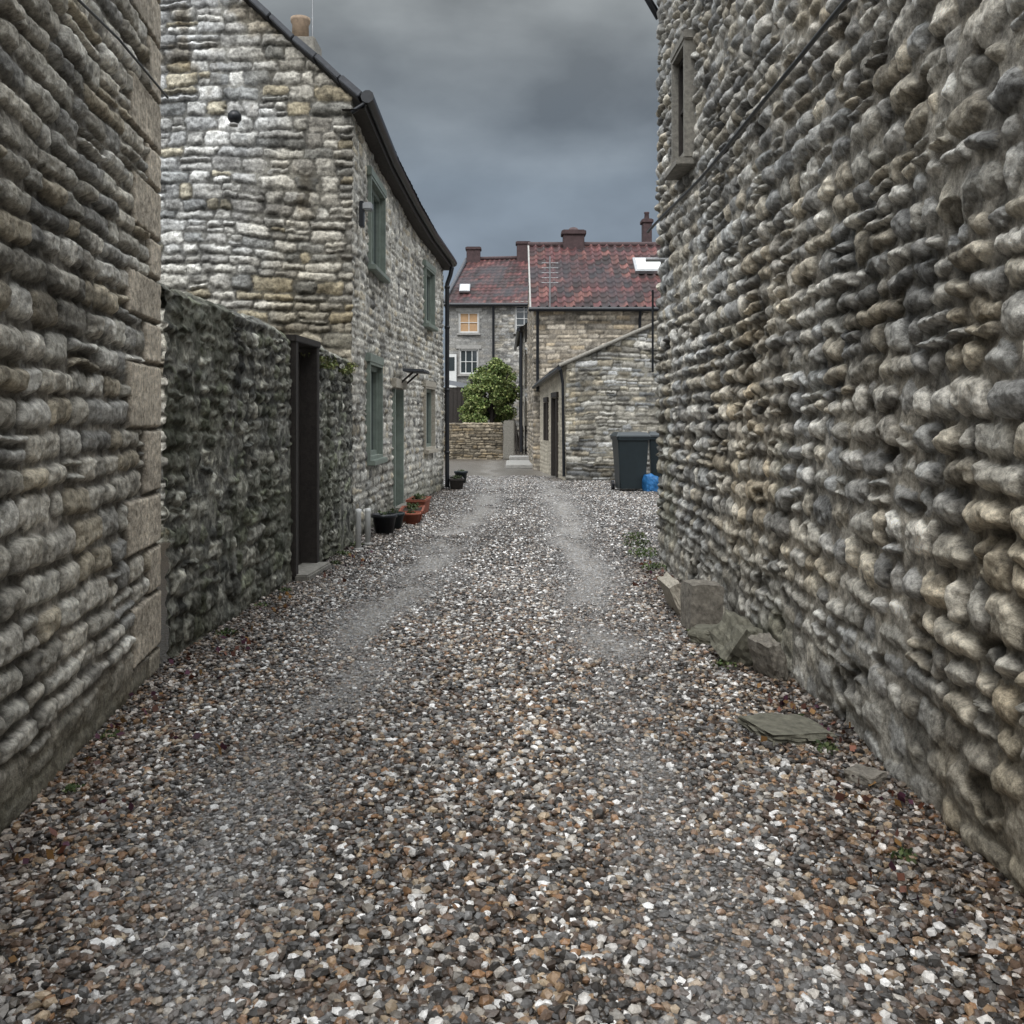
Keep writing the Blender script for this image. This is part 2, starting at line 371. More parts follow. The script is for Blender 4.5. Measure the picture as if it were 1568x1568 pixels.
for sx in (-.22,.22):
    for zz in (.55,1.45): box('door_panel',(sx,-.09,zz),(.28,.02,.6),M_green,ct,Md,.006)
box('door_jamb',(-.44,-.05,1.04),(.07,.2,2.1),M_green,ct,Md); box('door_jamb_b',(.44,-.05,1.04),(.07,.2,2.1),M_green,ct,Md)
box('door_lintel',(0,.0,2.18),(1.2,.18,.16),M_dress,ct,Md,.01)
box('door_step',(0,.16,.05),(1.0,.32,.12),M_dressd,ct,Md,.02)
Mk=pC.frame(uy(17.0))
box('door_canopy',(0,.20,2.42),(.8,.36,.05),M_slate,ct,Mk@Matrix.Rotation(-.04,4,'X'),.01)
for sx in (-.3,.3): tube('canopy_bracket',[tuple(Mk@Vector((sx,.05,2.18))),tuple(Mk@Vector((sx,.28,2.38)))],.018,M_wood,ct)
ye=np.linspace(12.45,22.3,24); ux=[uy(max(12.6,y)) for y in ye]
ex=pC.xy(np.array(ux))[0]
tube('gutter',[(float(x)+.23,float(y),eavez(y)-.0) for x,y in zip(ex,ye)],.085,M_black,ct)
def strip(name,off0,z0,off1,z1,mat):
    V=[];Fc=[]
    for i,(x,y) in enumerate(zip(ex,ye)):
        V+= [(x+off0,y,eavez(y)+z0),(x+off1,y,eavez(y)+z1)]
        if i: Fc.append((2*i-2,2*i-1,2*i+1,2*i))
    return np_mesh(name,np.array(V),np.array(Fc),mat,ct)
strip('fascia',.20,-.16,.20,.06,M_wood); strip('soffit',.20,-.16,-.1,-.16,M_wood)
def tiles(seed,pal,tw=.24,tl=.30,amp=.035,moss=.25,mosscol=(.05,.055,.035)):
    rs=np.random.RandomState(seed); rt=rs.rand(128,128,2)
    def f(U,V):
        a=U/tw; b=V/tl; i=np.floor(a).astype(int); j=np.floor(b).astype(int); fa=a-i; fb=b-j
        prof=np.where(fa<.65,-.35*np.sin(fa/.65*np.pi),1.0*np.sin((fa-.65)/.35*np.pi))
        h=amp*prof+.03*(1-fb)+.012*(rt[i&127,j&127,0]-.5)+.02*fbm(U*.6,V*.6,seed,2)
        c=pal[(rt[i&127,j&127,0]*97).astype(int)%len(pal)]*(.6+.8*rt[i&127,j&127,1])[...,None]
        c=c*np.where(fb<.15,.4,1)[...,None]*np.where(prof<-.2,.6,1)[...,None]
        m=sstep(.0,.4,fbm(U*.8,V*.8,seed,4)+moss-.25)*.7; c=c*(1-m[...,None])+m[...,None]*np.array(mosscol)
        return h,c
    return f
PAL_RED=np.array([[.115,.043,.042],[.085,.036,.037],[.065,.034,.035],[.14,.06,.052],[.045,.03,.03]])
PAL_SLATE=np.array([[.10,.09,.08],[.13,.11,.09],[.08,.08,.08]])
def roofpatch(name,A,B,C,D,pal,parent,seed=1,mat=None,res=.05,**k):
    A,B,C,D=[np.array(p,float) for p in (A,B,C,D)]
    Lu=np.linalg.norm(B-A); Lv=np.linalg.norm(D-A); n=np.cross(B-A,D-A); n/=np.linalg.norm(n)
    if n[2]<0:n=-n
    def pf(U,V):
        s=(U/Lu)[...,None]; t=(V/Lv)[...,None]
        P=(A*(1-s)+B*s)*(1-t)+(D*(1-s)+C*s)*t
        o=np.ones_like(U); return P[...,0],P[...,1],P[...,2],n[0]*o,n[1]*o,n[2]*o
    return hf(name,sp([(0,Lu,res)]),sp([(0,Lv,res*.9)]),pf,tiles(seed,pal,**k),mat or M_tile,parent)
roofpatch('roof_front_slope',(-1.86,12.5,5.66),(-1.36,22.4,5.08),(-5.1,22.6,7.9),(-5.1,12.5,8.4),PAL_SLATE*.7,ct,2,amp=.008)
roofpatch('roof_back_slope',(-8.4,12.5,5.6),(-8.2,22.6,5.1),(-5.1,22.6,7.9),(-5.1,12.5,8.4),PAL_SLATE*.7,ct,3,res=.12)
rs=np.random.RandomState(5); s=0
ang=math.atan(.9)
while s<3.9:
    l=rs.uniform(.3,.55); xm=-1.93-(s+l/2)*math.cos(ang); zm=5.70+(s+l/2)*math.sin(ang)
    Mv=Matrix.Translation((xm,12.60,zm+.0+rs.uniform(-.02,.02)))@Matrix.Rotation(ang+rs.uniform(-.04,.04),4,'Y')
    box('verge_stone',(0,0,0),(l-.012,.26,.07+rs.uniform(-.015,.02)),M_slate,ct,Mv,.012)
    s+=l
box('chimney_stack',(-3.67,17,7.43),(.62,.62,1.36),M_dressd,ct,None,.02)
lathe('chimney_pot',[(.0,0),(.15,0),(.14,.3),(.17,.36),(.17,.42),(.12,.43),(.11,.1)],(-3.67,17,8.11),M_pot,ct)
tube('tv_aerial_mast',[(-3.44,16.9,7.6),(-3.44,16.9,9.6)],.013,M_metal,ct)
for i in range(5): tube('tv_aerial_bar',[(-3.6,16.9,8.95+.1*i),(-3.28,16.9,8.95+.1*i)],.005,M_metal,ct)
xd,yd=pC.xy(np.array(uc1-.25)); xd=float(xd);yd=float(yd)
tube('downpipe',[(xd+.24,yd,4.98),(xd+.2,yd,4.8),(xd+.13,yd,4.6),(xd+.13,yd,.05)],.05,M_black,ct)
for z in (.8,2.2,3.6,4.5): lathe('pipe_collar',[(.052,0),(.062,0),(.062,.06),(.052,.06)],(xd+.13,yd,z),M_black,ct)
tube('gable_lamp_bracket',[(-3.5,12.58,5.46),(-3.5,12.38,5.42)],.02,M_black,ct)
lathe('gable_lamp',[(0,0),(.05,0),(.085,.05),(.085,.11),(.05,.15),(0,.15)],(-3.5,12.36,5.32),M_black,ct)
lathe('gable_lamp_lens',[(0,0),(.05,.0),(.055,.03),(.0,.05)],(-3.5,12.32,5.27),M_conc,ct)
Ml=pC.frame(uy(12.9))
box('wall_lamp_backplate',(0,.09,4.28),(.12,.06,.34),M_black,ct,Ml,.01)
box('wall_lamp_hood',(0,.17,4.38),(.16,.12,.10),M_metal,ct,Ml,.015)
tube('gutter_end_bracket',[(-1.86,12.5,5.62),(-2.05,12.5,5.5)],.03,M_black,ct)

# ================================================================ PANTILE HOUSE (A)
A=empty('pantile_roof_house')
pA=Path([(.60,37.0),(.68,30.0),(8,30.0)],1)
nx,ny=pA.nrm(np.array(9.0)); 
if ny>0: pA.side=-1
uA=pA.u[1]
def mA(U,V,X,Y):
    return V<np.where(U<uA-.02,4.95+.72*(3.5-np.abs(Y-33.5)),4.98)
hf('stone_walls',sp([(0,pA.L,.045)]),sp([(-.1,7.6,.04)]),pA.pos,
   stones(71,0,8,pA.L,ch=(.10,.17),sw=(.25,.6),pal=PAL_T*np.array([.80,.74,.68]),relief=.02,depth=.03,warp=.012,wob=.02,mortar=(.2,.18,.15),split=.1,cvar=.8),M_stone_far,A,mA)
roofpatch('roof_front',(.58,29.8,4.95),(8,29.8,4.95),(8,33.5,7.5),(.58,33.5,7.5),PAL_RED,A,5,res=.035,tw=.27,tl=.33,amp=.06,moss=.18,mosscol=(.03,.03,.035))
roofpatch('roof_back',(.58,37.2,4.95),(8,37.2,4.95),(8,33.5,7.5),(.58,33.5,7.5),PAL_RED,A,6,res=.1)
tube('gutter',[(.5,29.72,4.9),(8,29.72,4.9)],.07,M_black,A)
tube('ridge_tiles',[(.55,33.5,7.52),(8,33.5,7.52)],.10,M_brick,A)
tube('downpipe_a',[(.78,29.72,4.85),(.78,29.88,4.6),(.78,29.88,2.4)],.045,M_black,A)
tube('downpipe_b',[(3.9,29.72,4.85),(3.9,29.9,4.6),(3.9,29.9,4.2)],.045,M_black,A)
box('verge_board',(0,0,0),(.05,4.5,.18),M_conc,A,Matrix.Translation((.56,31.65,6.16))@Matrix.Rotation(math.atan2(2.55,3.7),4,'X'))
Ms=Matrix.Translation((4.45,32.0,6.53))@Matrix.Rotation(math.atan2(2.55,3.7),4,'X')
box('skylight_frame',(0,0,.05),(.95,1.0,.12),M_metal,A,Ms,.01); box('skylight_glass',(0,0,.117),(.78,.82,.012),M_white,A,Ms)
def chimney(parent,x,y,z0,z1,w,d,n):
    box('chimney_stack',(x,y,(z0+z1)/2),(w,d,z1-z0),M_brick,parent,None,.01)
    box('chimney_cap',(x,y,z1-.1),(w+.12,d+.12,.14),M_brick,parent,None,.02)
    for i in range(n):
        lathe('chimney_pot',[(.11,0),(.09,.22),(.11,.25),(.11,.3),(.07,.3)],(x+(i-(n-1)/2)*.3,y,z1),M_brick,parent,12)
chimney(A,2.1,33.5,7.2,8.0,.72,.5,0)
lathe('chimney_cowl',[(.22,0),(.12,.1),(.0,.13)],(2.1,33.5,8.0),M_brick,A,12)
tube('tv_aerial_mast',[(1.15,29.7,4.9),(1.15,29.7,6.5)],.02,M_metal,A)
for i in range(5): tube('tv_aerial_bar',[(.9,29.7,5.7+.15*i),(1.4,29.7,5.7+.15*i)],.009,M_metal,A)

# ================================================================ OUTBUILDING (lean-to)
O=empty('stone_outbuilding')
pO=Path([(.87,29.85),(1.40,25.0),(4.8,25.0)],1)
nx,ny=pO.nrm(np.array(7.0)); 
if ny>0:pO.side=-1
uO=pO.u[1]; LO=pO.L
def topO(U,X): return np.where(U<uO,2.66+.30*U/uO,2.97+.44*(X-1.40))
doors=[(uO-1.75,.85,0,2.15),(uO-3.4,.55,.95,2.05)]
def mO(U,V,X,Y):
    m=V<topO(U,X)
    for c,w,a,b in doors: m&=~((abs(U-c)<w/2)&(V>a-.2*(a==0))&(V<b))
    return m
def exO(U,V,h,col):
    m=(U<uO-.03); 
    col=np.where(m[...,None],np.array([.45,.41,.33])*(1+.3*fbm(U*3,V*3,3,3))[...,None],col)
    h=np.where(m,h*.35+.01,h); 
    k=((U>uO-.03)&(U<uO+.22)&(V>1.2)); col=np.where(k[...,None],col*np.array([1.25,1.2,1.1]),col)
    pl=(V<.45)&(U>uO); col=np.where(pl[...,None],col*.5,col); h=np.where(pl,h+.03,h)
    return h,col
hf('stone_walls',sp([(0,uO-.05,.05),(uO-.05,LO,.028)]),sp([(-.1,4.6,.028)]),pO.pos,
   stones(83,0,5,LO,ch=(.09,.17),sw=(.18,.5),pal=np.concatenate([PAL_G*.7,PAL_T*.75,PAL_T*.6]),relief=.03,depth=.04,warp=.02,wob=.08,mortar=(.2,.19,.16),extra=exO,split=.25,cvar=.8),M_stone_far,O,mO)
roofpatch('roof_slope',(1.22,24.88,2.93),(.70,29.9,2.6),(4.6,29.9,4.3),(4.8,24.88,4.52),PAL_SLATE,O,8,res=.06)
vp=[(1.2+ .25*i,24.9,2.93+.44*.25*i) for i in range(0,15)]
tube('verge_edge',vp,.05,M_dressd,O)
tube('gutter',[(1.2,24.85,2.86),(.66,29.9,2.53)],.055,M_black,O)
tube('downpipe',[(1.24,25.1,2.85),(1.30,25.1,2.5),(1.33,25.1,.1)],.04,M_black,O)
for c,w,a,b in doors:
    Mo=pO.frame(c)
    box('opening_panel',(0,-.12,(a+b)/2),(w,.05,b-a),M_wood if a==0 else M_glass,O,Mo)
    for sx in (-1,1): box('opening_jamb',(sx*w/2,0,(a+b)/2),(.10,.16,b-a),M_wood,O,Mo)
    box('opening_lintel',(0,.0,b+.08),(w+.2,.16,.14),M_wood,O,Mo,.01)

# ================================================================ ROW COTTAGE behind A
Rw=empty('rendered_cottage')
pW=Path([(.42,48),(.50,37.3)],1)
nx,ny=pW.nrm(np.array(2.0)); 
if nx>0:pW.side=-1
hf('side_wall',sp([(0,pW.L,.08)]),sp([(-.1,5.1,.06)]),pW.pos,
   stones(91,0,5,pW.L,ch=(.12,.2),sw=(.3,.6),pal=PAL_T*.8,relief=.02,depth=.03,mortar=(.16,.14,.11)),M_stone_far,Rw)
roofpatch('roof_slope',(.25,37.2,5.0),(.17,48,5.0),(3.6,48,7.0),(3.6,37.2,7.0),PAL_SLATE,Rw,9,res=.12)
tube('gutter',[(.24,37.2,4.95),(.16,48,4.95)],.07,M_black,Rw)
for y in (37.6,43): tube('downpipe',[(.36,y,4.9),(.36,y,.3)],.05,M_black,Rw)
for y in (39.5,45):
    window('window_%d'%y,pW.frame(pW.L-(y-37.3)),.9,3.0,4.1,Rw,M_white,2,2)
    window('low_window_%d'%y,pW.frame(pW.L-(y-37.3)),.9,1.0,2.2,Rw,M_wood,2,2)

# ================================================================ BACKGROUND HOUSE (C)
C=empty('grey_stone_house')
pH=Path([(-3.3,56),(-3.3,50),(6,50)],1)
nx,ny=pH.nrm(np.array(12.0)); 
if ny>0:pH.side=-1
def exH(U,V,h,col): 
    l=(U<8.45)[...,None]; col=np.where(l,col*.35+np.array([.20,.20,.195])*.65,col); h=np.where(U<8.45,h*.4,h); return h,col
cw=[(-2.2,1.0,5.95,7.0,M_curt),(-2.2,.95,3.85,5.1,None),(.62,.9,6.0,7.35,None)]
uH=lambda x:6+(x+3.3)
def mH(U,V,X,Y):
    m=V<7.45
    for x,w,a,b,p in cw: m&=~((abs(U-uH(x))<w/2)&(V>a)&(V<b))
    return m
hf('stone_walls',sp([(0,pH.L,.05)]),sp([(-.1,7.5,.05)]),pH.pos,
   stones(95,0,8,pH.L,ch=(.14,.22),sw=(.25,.6),pal=PAL_R*.68,relief=.02,depth=.03,mortar=(.26,.25,.23),warp=.02,extra=exH,cvar=.8),M_stone_far,C,mH)
for i,(x,w,a,b,p) in enumerate(cw):
    window('window_%d'%i,pH.frame(uH(x)),w,a,b,C,M_white,3 if i==1 else 2,2 if i!=2 else 4,pane=p,lintel=M_conc,fw=.07)
roofpatch('roof_front',(-3.5,49.75,7.4),(6,49.75,7.4),(6,54,10.5),(-2.5,54,10.3),PAL_RED*.8,C,4,res=.07,tw=.3,tl=.35,moss=.3,mosscol=(.04,.04,.045))
roofpatch('roof_hip',(-3.5,58,7.4),(-3.5,49.75,7.4),(-2.5,54,10.3),(-2.5,54.1,10.3),PAL_SLATE,C,4,res=.2)
tube('hip_ridge',[(-3.5,49.75,7.45),(-2.5,54,10.36)],.1,M_slate,C)
tube('gutter',[(-3.6,49.7,7.35),(6,49.7,7.35)],.09,M_black,C)
tube('downpipe',[(-.95,49.7,7.3),(-.95,49.85,7.0),(-.95,49.85,3.0)],.06,M_black,C)
tube('ridge_tiles',[(-2.5,54,10.36),(6,54,10.56)],.11,M_brick,C)
chimney(C,-2.12,54,9.9,11.0,.75,.6,0); chimney(C,.62,54,9.9,11.3,.72,.6,0)
Mq=Matrix.Translation((-2.45,50.9,8.28))@Matrix.Rotation(math.atan2(3,4.25),4,'X')
box('skylight_frame',(0,0,.06),(.55,.8,.12),M_metal,C,Mq,.01); box('skylight_glass',(0,0,.125),(.42,.62,.012),M_white,C,Mq)
D=empty('brick_chimney'); chimney(D,5.5,40,5,9.7,.36,.5,1); box('chimney_base',(5.5,40,4),(.9,.9,7.9),M_brick,D,None,.02)
box('porch_door',(-3.1,49.9,4.0),(.55,.1,1.7),M_white,C,None,.01)
box('porch_door_panel',(-3.1,49.84,4.35),(.36,.02,.7),M_glass,C,None,.01)
S=empty('garden_shed')
box('shed_wall',(-2.4,44,2.0),(2.2,1.6,1.9),M_wood,S,None,.02)
quad('shed_roof',[(-3.7,43.1,3.25),(-1.2,43.1,2.75),(-1.2,45,3.0),(-3.7,45,3.5)],M_slate,S)
for i in range(12): box('shed_board',(-3.4+i*.18,43.18,2.0),(.16,.03,1.86),M_wood,S,None,.004)

# ================================================================ BOUNDARY WALL
B=empty('boundary_wall')
pB=Path([(-7,37.2),(-2.4,38),(-.35,38.0)],1)
nx,ny=pB.nrm(np.array(5.0)); 
if ny>0:pB.side=-1
def posB(U,V):
    x,y=pB.xy(U); nx,ny=pB.nrm(U); t=1.36; z=np.minimum(V,t); o=np.maximum(V-t,0)
    return x-nx*o,y-ny*o,z,nx*(o<=.02),ny*(o<=.02),(o>.02)*1.0
hf('rubble_face',sp([(0,pB.L,.035)]),sp([(-.1,1.75,.03)]),posB,
   stones(101,0,2,pB.L,ch=(.08,.15),sw=(.18,.45),pal=PAL_T*np.array([.55,.49,.41]),relief=.03,depth=.04,mortar=(.07,.06,.045)),M_stone_far,B)
box('end_pier',(-.12,38.1,.75),(.42,.5,1.5),M_dressd,B,None,.03)
g=empty('garden_gate')
for i in range(6): box('gate_bar',(.17+i*.12,37.9,.75),(.05,.03,1.1),M_wood,g,None,.004)
for z in (.35,1.1): box('gate_rail',(.47,37.94,z),(.74,.04,.08),M_wood,g,None,.004)
box('stone_step',(.35,32.8,.05),(1.1,3.6,.12),M_conc,None,None,.02)
box('stone_step',(.4,35.6,.1),(1.0,1.6,.22),M_conc,None,None,.02)

# ================================================================ GROUND
TY=[0,2,5,7.5,10,15,24,30,60]
XL=[-.9,-.95,-1.0,-1.12,-.96,-.66,-.35,-.7,-.7]; XR=[.72,.72,.72,.66,.74,.86,.95,1.0,1.0]
def track(x,y):
    wv=.10*vn(y*.6,y*0,2)
    a=np.exp(-np.abs((x-np.interp(y,TY,XL)-wv)/.32)**2); b=np.exp(-np.abs((x-np.interp(y,TY,XR)-wv)/.30)**2)
    t=np.maximum(a,b)*np.clip(.80+1.5*fbm(x*2.4,y*1.0,5,4),.0,1)
    return t*(.5+.5*sstep(3.2,9,y))
def gh(x,y):
    r=.014*fbm(x*1.5,y*1.2,3,3)-.024*track(x,y)
    bank=sstep(39,47,y)*2.1*sstep(.6,-.1,x)
    return r*sstep(60,40,y)+bank*sstep(90,60,y)
gx=np.concatenate([[-1500,-400,-100,-30,-12,-6],np.arange(-3.5,4.51,.05),[6,10,20,50,150,500,1500]])
gy=np.concatenate([[-1500,-300,-60,-12,-4],np.arange(-1.5,12,.05),np.arange(12,48,.15),[50,55,60,75,90,150,400,1000,3000]])
GX,GY=np.meshgrid(gx,gy,indexing='ij'); GZ=gh(GX,GY)
tr=track(GX,GY)
gc=np.array([.045,.036,.029])*(1+.3*fbm(GX*2,GY*2,4,3))[...,None]
gc=gc*(1-tr[...,None])+np.array([.25,.25,.25])*tr[...,None]
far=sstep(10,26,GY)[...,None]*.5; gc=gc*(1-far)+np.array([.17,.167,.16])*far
ii=np.arange(GX.size).reshape(GX.shape)
qf=np.stack([ii[:-1,:-1],ii[1:,:-1],ii[1:,1:],ii[:-1,1:]],-1).reshape(-1,4)
m,nt,b=newmat('gravel_ground')
at=N(nt,'ShaderNodeAttribute',attribute_name='Col'); geo=N(nt,'ShaderNodeNewGeometry')
vo=N(nt,'ShaderNodeTexVoronoi'); vo.inputs['Scale'].default_value=55; nt.links.new(geo.outputs['Position'],vo.inputs['Vector'])
cr=N(nt,'ShaderNodeValToRGB'); cr.color_ramp.interpolation='CONSTANT'
els=[(0,(.45,.42,.38)),(.25,(1.4,1.38,1.35)),(.4,(.85,.72,.58)),(.6,(.65,.63,.61)),(.75,(1.9,1.9,1.9)),(.88,(1.1,.9,.7))]
while len(cr.color_ramp.elements)<len(els): cr.color_ramp.elements.new(.5)
for e,(p,c) in zip(cr.color_ramp.elements,els): e.position=p; e.color=c+(1,)
sx=N(nt,'ShaderNodeSeparateColor'); nt.links.new(vo.outputs['Color'],sx.inputs[0]); nt.links.new(sx.outputs[0],cr.inputs[0])
mu=N(nt,'ShaderNodeMix',data_type='RGBA',blend_type='MULTIPLY'); mu.inputs[0].default_value=.85
nt.links.new(at.outputs['Color'],mu.inputs[6]); nt.links.new(cr.outputs[0],mu.inputs[7]); nt.links.new(mu.outputs[2],b.inputs['Base Color'])
bp=N(nt,'ShaderNodeBump'); bp.inputs['Distance'].default_value=.010; bp.inputs['Strength'].default_value=.8; bp.invert=True
nt.links.new(vo.outputs['Distance'],bp.inputs['Height']); nt.links.new(bp.outputs[0],b.inputs['Normal'])
b.inputs['Roughness'].default_value=.28; b.inputs['Specular IOR Level'].default_value=.65
np_mesh('ground',np.stack([GX,GY,GZ],-1).reshape(-1,3),qf,m,None,True,gc.reshape(-1,3))

t=(1+5**.5)/2
ICO=np.array([(-1,t,0),(1,t,0),(-1,-t,0),(1,-t,0),(0,-1,t),(0,1,t),(0,-1,-t),(0,1,-t),(t,0,-1),(t,0,1),(-t,0,-1),(-t,0,1)],float); ICO/=np.linalg.norm(ICO[0])
ICF=np.array([(0,11,5),(0,5,1),(0,1,7),(0,7,10),(0,10,11),(1,5,9),(5,11,4),(11,10,2),(10,7,6),(7,1,8),(3,9,4),(3,4,2),(3,2,6),(3,6,8),(3,8,9),(4,9,5),(2,4,11),(6,2,10),(8,6,7),(9,8,1)])
OCT=np.array([(1,0,0),(0,1,0),(-1,0,0),(0,-1,0),(0,0,1),(0,0,-1)],float)
OCF=np.array([(0,1,4),(1,2,4),(2,3,4),(3,0,4),(1,0,5),(2,1,5),(3,2,5),(0,3,5)])
PP=np.array([[.56,.54,.51],[.78,.77,.75],[.31,.20,.11],[.15,.10,.07],[.11,.105,.10],[.22,.195,.165],[.42,.32,.21],[.045,.04,.036],[.18,.175,.17],[.45,.415,.365],[.28,.15,.07],[.085,.06,.045]])
wp=np.array([1.1,1.0,1.1,1.9,1.6,1.4,.9,2.8,1.1,.8,.8,2.4]); wp/=wp.sum()
def lb(y): return np.interp(y,[-1,3.69,6.3,8,9.6,12.5,15,17.5,19.7,22.2,22.4],[-1.46,-1.98,-2.29,-2.24,-2.18,-2.05,-2.02,-1.92,-1.78,-1.55,-6])+.03
def rb(y): return np.interp(y,[-1,3,5.7,8,10.75,10.8,24.9,25],[1.68,1.74,1.77,1.72,1.62,3.2,3.2,1.3])-.02
def pebbles(n,y0,y1,r0,r1,base,faces,seed,x0=-2.3,x1=3.2,ex=1.5):
    rs=np.random.RandomState(seed)
    x=rs.uniform(x0,x1,n); y=rs.uniform(y0,y1,n)
    k=(x>lb(y))&(x<rb(y)); x=x[k];y=y[k]
    tk=track(x,y); keep=rs.rand(len(x))>tk*.82; x=x[keep];y=y[keep];tk=tk[keep]
    n=len(x); r=rs.uniform(0,1,n)**ex*(r1-r0)+r0; r*=(1-.42*tk)
    sc=r[:,None]*np.stack([rs.uniform(.85,1.4,n),rs.uniform(.7,1.05,n),rs.uniform(.45,.8,n)],-1)
    P=base[None]*(1+rs.uniform(-.26,.26,(n,len(base),1)))*sc[:,None,:]
    a=rs.uniform(0,6.283,n); bb=rs.normal(0,.4,n)
    ca,sa,cb,sb=np.cos(a),np.sin(a),np.cos(bb),np.sin(bb)
    X=P[...,0]; Y=P[...,1]*cb[:,None]-P[...,2]*sb[:,None]; Z=P[...,1]*sb[:,None]+P[...,2]*cb[:,None]
    X2=X*ca[:,None]-Y*sa[:,None]; Y2=X*sa[:,None]+Y*ca[:,None]
    z=gh(x,y)+r*rs.uniform(.0,.75,n)*(1-.8*tk)
    V=np.stack([X2+x[:,None],Y2+y[:,None],Z+z[:,None]],-1).reshape(-1,3)
    Fc=(faces[None]+(np.arange(n)*len(base))[:,None,None]).reshape(-1,3)
    c=PP[rs.choice(len(PP),n,p=wp)]*rs.uniform(.65,1.25,n)[:,None]
    patch=1+.45*fbm(x*1.1,y*.8,6,3)
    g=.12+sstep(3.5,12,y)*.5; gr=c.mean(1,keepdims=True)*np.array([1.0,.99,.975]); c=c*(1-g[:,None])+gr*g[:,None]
    c=c*patch[:,None]; c=c*(1-.55*tk[:,None])+np.array([.38,.38,.38])*.55*tk[:,None]
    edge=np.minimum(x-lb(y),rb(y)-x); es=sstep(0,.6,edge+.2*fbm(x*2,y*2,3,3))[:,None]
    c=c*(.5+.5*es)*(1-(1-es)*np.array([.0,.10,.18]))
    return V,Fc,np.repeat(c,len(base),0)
parts=[pebbles(6000,.6,2.2,.010,.022,ICO,ICF,1),pebbles(60000,2.2,5.2,.0075,.022,ICO,ICF,2),pebbles(72000,5.2,10.5,.009,.0215,ICO,ICF,3),pebbles(90000,10.5,27,.011,.024,OCT,OCF,4)]
Vs=[];Fs=[];Cs=[];o=0
for v,f,c in parts: Vs.append(v);Fs.append(f+o);Cs.append(c);o+=len(v)
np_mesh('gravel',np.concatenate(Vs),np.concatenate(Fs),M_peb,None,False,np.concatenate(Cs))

# ================================================================ LOOSE STONES
def rock(name,loc,size,rot,seed,mat=None,rough=.12,rnd=.28):
    import bmesh
    bm=bmesh.new(); bmesh.ops.create_cube(bm,size=1); bmesh.ops.subdivide_edges(bm,edges=list(bm.edges),cuts=9,use_grid_fill=True)
    rs=np.random.RandomState(seed); off=rs.rand(3)*50
    from mathutils import noise
    Mx=Matrix.Translation(loc)@Matrix.Rotation(rot[2],4,'Z')@Matrix.Rotation(rot[1],4,'Y')@Matrix.Rotation(rot[0],4,'X')
    for v in bm.verts:
        c=v.co.copy(); s=c.normalized()*.62
        c=c.lerp(s,rnd); n=noise.fractal(c*2.2+Vector(off),1,2,4); c*=1+n*rough*1.4
        v.co=Mx@Vector((c.x*size[0],c.y*size[1],c.z*size[2]))
    me=bpy.data.meshes.new(name); bm.to_mesh(me); bm.free()
    ob=bpy.data.objects.new(name,me); me.materials.append(mat or M_rock)
    for p in me.polygons:p.use_smooth=False
    return link(ob)
M_rock=plain('loose_stone',(.18,.165,.14),.85,.55,26,.8)
M_rockg=plain('mossy_stone',(.14,.135,.105),.9,.5,20,.8)
rock('stone_block',(1.44,7.45,.17),(.25,.28,.36),(0,.05,.12),1,rnd=.10,rough=.06)
rock('stone_slab',(1.34,8.05,.13),(.10,.5,.30),(.0,-.4,.05),2,M_dress,rnd=.12,rough=.08)
rock('loose_stone',(1.50,6.45,.12),(.26,.30,.26),(.3,.5,.4),3,M_rockg,rnd=.2,rough=.2)
rock('loose_stone',(1.58,6.05,.12),(.11,.22,.26),(.1,-.3,.4),4,rnd=.15,rough=.15)
rock('loose_stone',(1.44,6.95,.05),(.28,.3,.14),(0,.1,.9),5,M_rockg)
rock('flat_stone',(1.38,4.95,.025),(.36,.34,.06),(0,.06,.3),6,M_rockg,rnd=.15)
rock('loose_stone',(1.55,4.3,.02),(.12,.14,.07),(0,.0,.7),7)

# ================================================================ WEEDS / LEAVES
def leaves(name,clumps,cols,seed,parent=None,mat=None):
    rs=np.random.RandomState(seed); Vs=[];Fs=[];Cs=[];o=0
    for (cx,cy,cz,rx,ry,rz,n,ls) in clumps:
        d=rs.normal(0,1,(n,3)); d/=np.linalg.norm(d,axis=1)[:,None]; rad=rs.rand(n)**.4
        c=np.array([cx,cy,cz])+d*rad[:,None]*np.array([rx,ry,rz])
        a=rs.normal(0,1,(n,3)); a/=np.linalg.norm(a,axis=1)[:,None]
        b=np.cross(a,rs.normal(0,1,(n,3))); b/=np.linalg.norm(b,axis=1)[:,None]
        L=ls*rs.uniform(.6,1.3,n)[:,None]; w=.42
        V=np.stack([c-a*L*.5,c+b*L*w,c+a*L*.6,c-b*L*w],1)
        Vs.append(V.reshape(-1,3)); Fs.append(np.arange(4*n).reshape(n,4)+o); o+=4*n
        cc=cols[rs.randint(len(cols),size=n)]*rs.uniform(.6,1.4,n)[:,None]*rs.uniform(.75,1.25); Cs.append(np.repeat(cc,4,0))
    return np_mesh(name,np.concatenate(Vs),np.concatenate(Fs),mat or M_leaf,parent,False,np.concatenate(Cs))
GR=np.array([[.06,.09,.03],[.08,.11,.04],[.04,.06,.025],[.10,.12,.05]])
rs=np.random.RandomState(77)
wl=[]
for (x,y,s) in [(1.36,6.3,.06),(1.48,6.75,.05),(1.32,7.3,.03),(1.50,4.7,.05),(1.42,3.55,.04),(1.52,5.2,.03),(1.49,9.4,.06),(1.50,10.3,.10),(1.5,11.3,.14),(1.55,12.2,.13),(1.62,13,.12),
                (-1.88,4.2,.03),(-2.01,4.9,.04),(-2.1,7.2,.06),(-2.12,8.3,.05),(-2.08,9.0,.05),(-1.97,11.4,.07),(-1.94,12.2,.07),(-1.93,10.7,.05),(-1.88,17.4,.06),(-1.8,18.4,.1),(1.2,6.6,.02)]:
    wl.append((x,y,s*.3,s*1.5,s*1.5,s*.5,int(1500*s)+20,.018+s*.08))
leaves('weeds',wl,GR,5)
fl=[]
